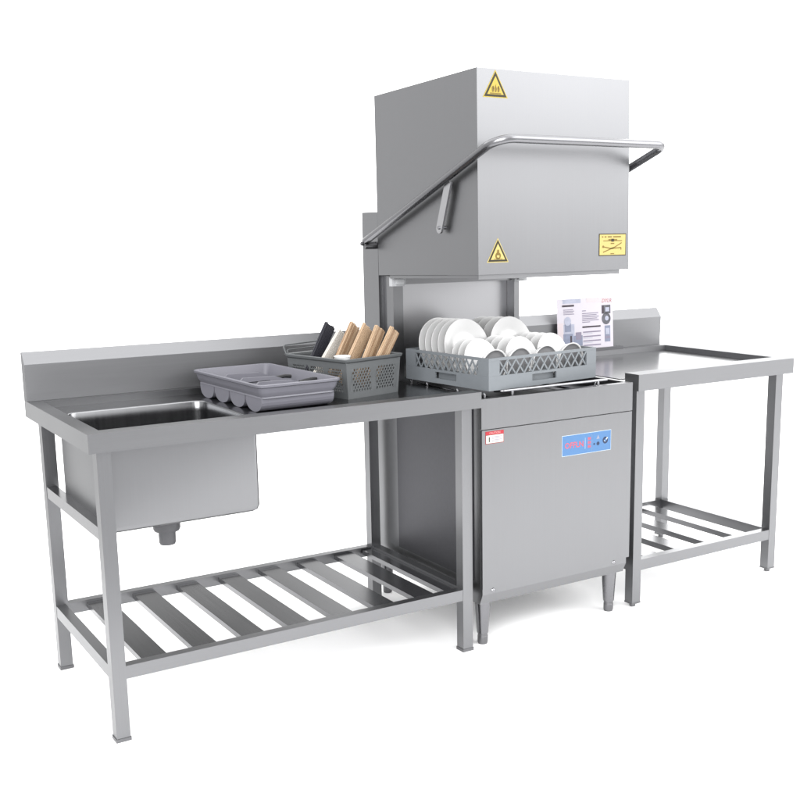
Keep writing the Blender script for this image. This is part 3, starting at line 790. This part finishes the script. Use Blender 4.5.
# ------------------------------------------------------------------ light: white studio, brighter behind the set and overhead
w = bpy.data.worlds.new('World'); scene.world = w; w.use_nodes = True
nt = w.node_tree; N, L = nt.nodes, nt.links
bg = N['Background']
tc = N.new('ShaderNodeTexCoord'); sx = N.new('ShaderNodeSeparateXYZ'); L.new(tc.outputs['Generated'], sx.inputs[0])
at = N.new('ShaderNodeMath'); at.operation = 'ARCTAN2'; L.new(sx.outputs['X'], at.inputs[0]); L.new(sx.outputs['Y'], at.inputs[1])
def smooth(src, a, b, lo_, hi_):
    m = N.new('ShaderNodeMapRange'); m.interpolation_type = 'SMOOTHSTEP'
    m.inputs['From Min'].default_value = a; m.inputs['From Max'].default_value = b
    m.inputs['To Min'].default_value = lo_; m.inputs['To Max'].default_value = hi_
    L.new(src, m.inputs['Value']); return m.outputs[0]
def mul(a, b):
    m = N.new('ShaderNodeMath'); m.operation = 'MULTIPLY'; L.new(a, m.inputs[0]); L.new(b, m.inputs[1]); return m.outputs[0]
def addv(a, b):
    m = N.new('ShaderNodeMath'); m.operation = 'ADD'; L.new(a, m.inputs[0])
    if isinstance(b, float): m.inputs[1].default_value = b
    else: L.new(b, m.inputs[1])
    return m.outputs[0]
back = mul(smooth(at.outputs[0], R(-6), R(7), 0, 1), smooth(at.outputs[0], R(68), R(95), 1, 0))   # white backdrop
side = mul(smooth(at.outputs[0], R(95), R(125), 0, 1), smooth(at.outputs[0], R(132), R(172), 1, 0))       # soft box on the right
side = mul(side, smooth(sx.outputs['Z'], -0.02, 0.16, 0.0, 0.95))
top = smooth(sx.outputs['Z'], 0.45, 0.9, 0, 0.12)
hi_l = smooth(sx.outputs['Z'], 0.21, 0.30, 1.3, 0.10)      # unseen upper backdrop shaped: dimmed left for dark slats, kept bright right
hi_r = smooth(sx.outputs['Z'], 0.34, 0.60, 2.3, 0.45)
fr_ = smooth(at.outputs[0], R(22), R(44), 0, 1)
mixn = N.new('ShaderNodeMix'); L.new(fr_, mixn.inputs[0]); L.new(hi_l, mixn.inputs[2]); L.new(hi_r, mixn.inputs[3])
left = mul(smooth(at.outputs[0], R(-110), R(-95), 0, 1), smooth(at.outputs[0], R(-6), R(7), 1, 0))
room = addv(left, smooth(at.outputs[0], R(80), R(100), 0, 1)); room = addv(room, smooth(at.outputs[0], R(-110), R(-95), 1, 0))
rm = N.new('ShaderNodeMath'); rm.operation = 'MULTIPLY'; rm.inputs[1].default_value = 0.80; L.new(mul(room, smooth(sx.outputs['Z'], 0.42, 0.72, 1.0, 0.12)), rm.inputs[0])
side2 = mul(smooth(at.outputs[0], R(95), R(115), 0, 1), smooth(at.outputs[0], R(128), R(139), 1.0, 0))  # extra unseen glow low on the right, added to brighten the drainer table
side = addv(side, mul(side2, smooth(sx.outputs['Z'], 0.1, 0.5, 1, 0)))
tot = addv(addv(addv(mul(back, mixn.outputs[0]), side), top), rm.outputs[0])
cb = N.new('ShaderNodeCombineXYZ')
for i in range(3): L.new(tot, cb.inputs[i])
L.new(cb.outputs[0], bg.inputs['Color']); bg.inputs['Strength'].default_value = 1.0

def area(name, loc, target, sx_, sy_, power, col=(1, 1, 1)):
    l = bpy.data.lights.new(name, 'AREA'); l.shape = 'RECTANGLE'; l.size = sx_; l.size_y = sy_; l.energy = power; l.color = col
    o = bpy.data.objects.new(name, l); COL.objects.link(o); o.location = loc
    o.rotation_euler = (Vector(target) - Vector(loc)).to_track_quat('-Z', 'Y').to_euler(); return o
area('overhead_softbox', (3.8, 0.0, 5.2), (3.8, 0.0, 0), 15, 13, 860)
area('side_softbox', (3.9, -3.9, 3.3), (1.3, 0.2, 1.0), 4.0, 3.4, 70)
area('dish_fill_lamp', (-3.6, -4.6, 2.9), (1.3, 0.2, 0.9), 5.2, 4.6, 400)  # unseen lamp added front left to brighten the dishes and tray

scene.view_settings.view_transform = 'Standard'; scene.view_settings.look = 'None'
scene.view_settings.exposure = 0.85; scene.view_settings.gamma = 1
scene.render.film_transparent = False
scene.cycles.use_denoising = True
scene.cycles.max_bounces = 10
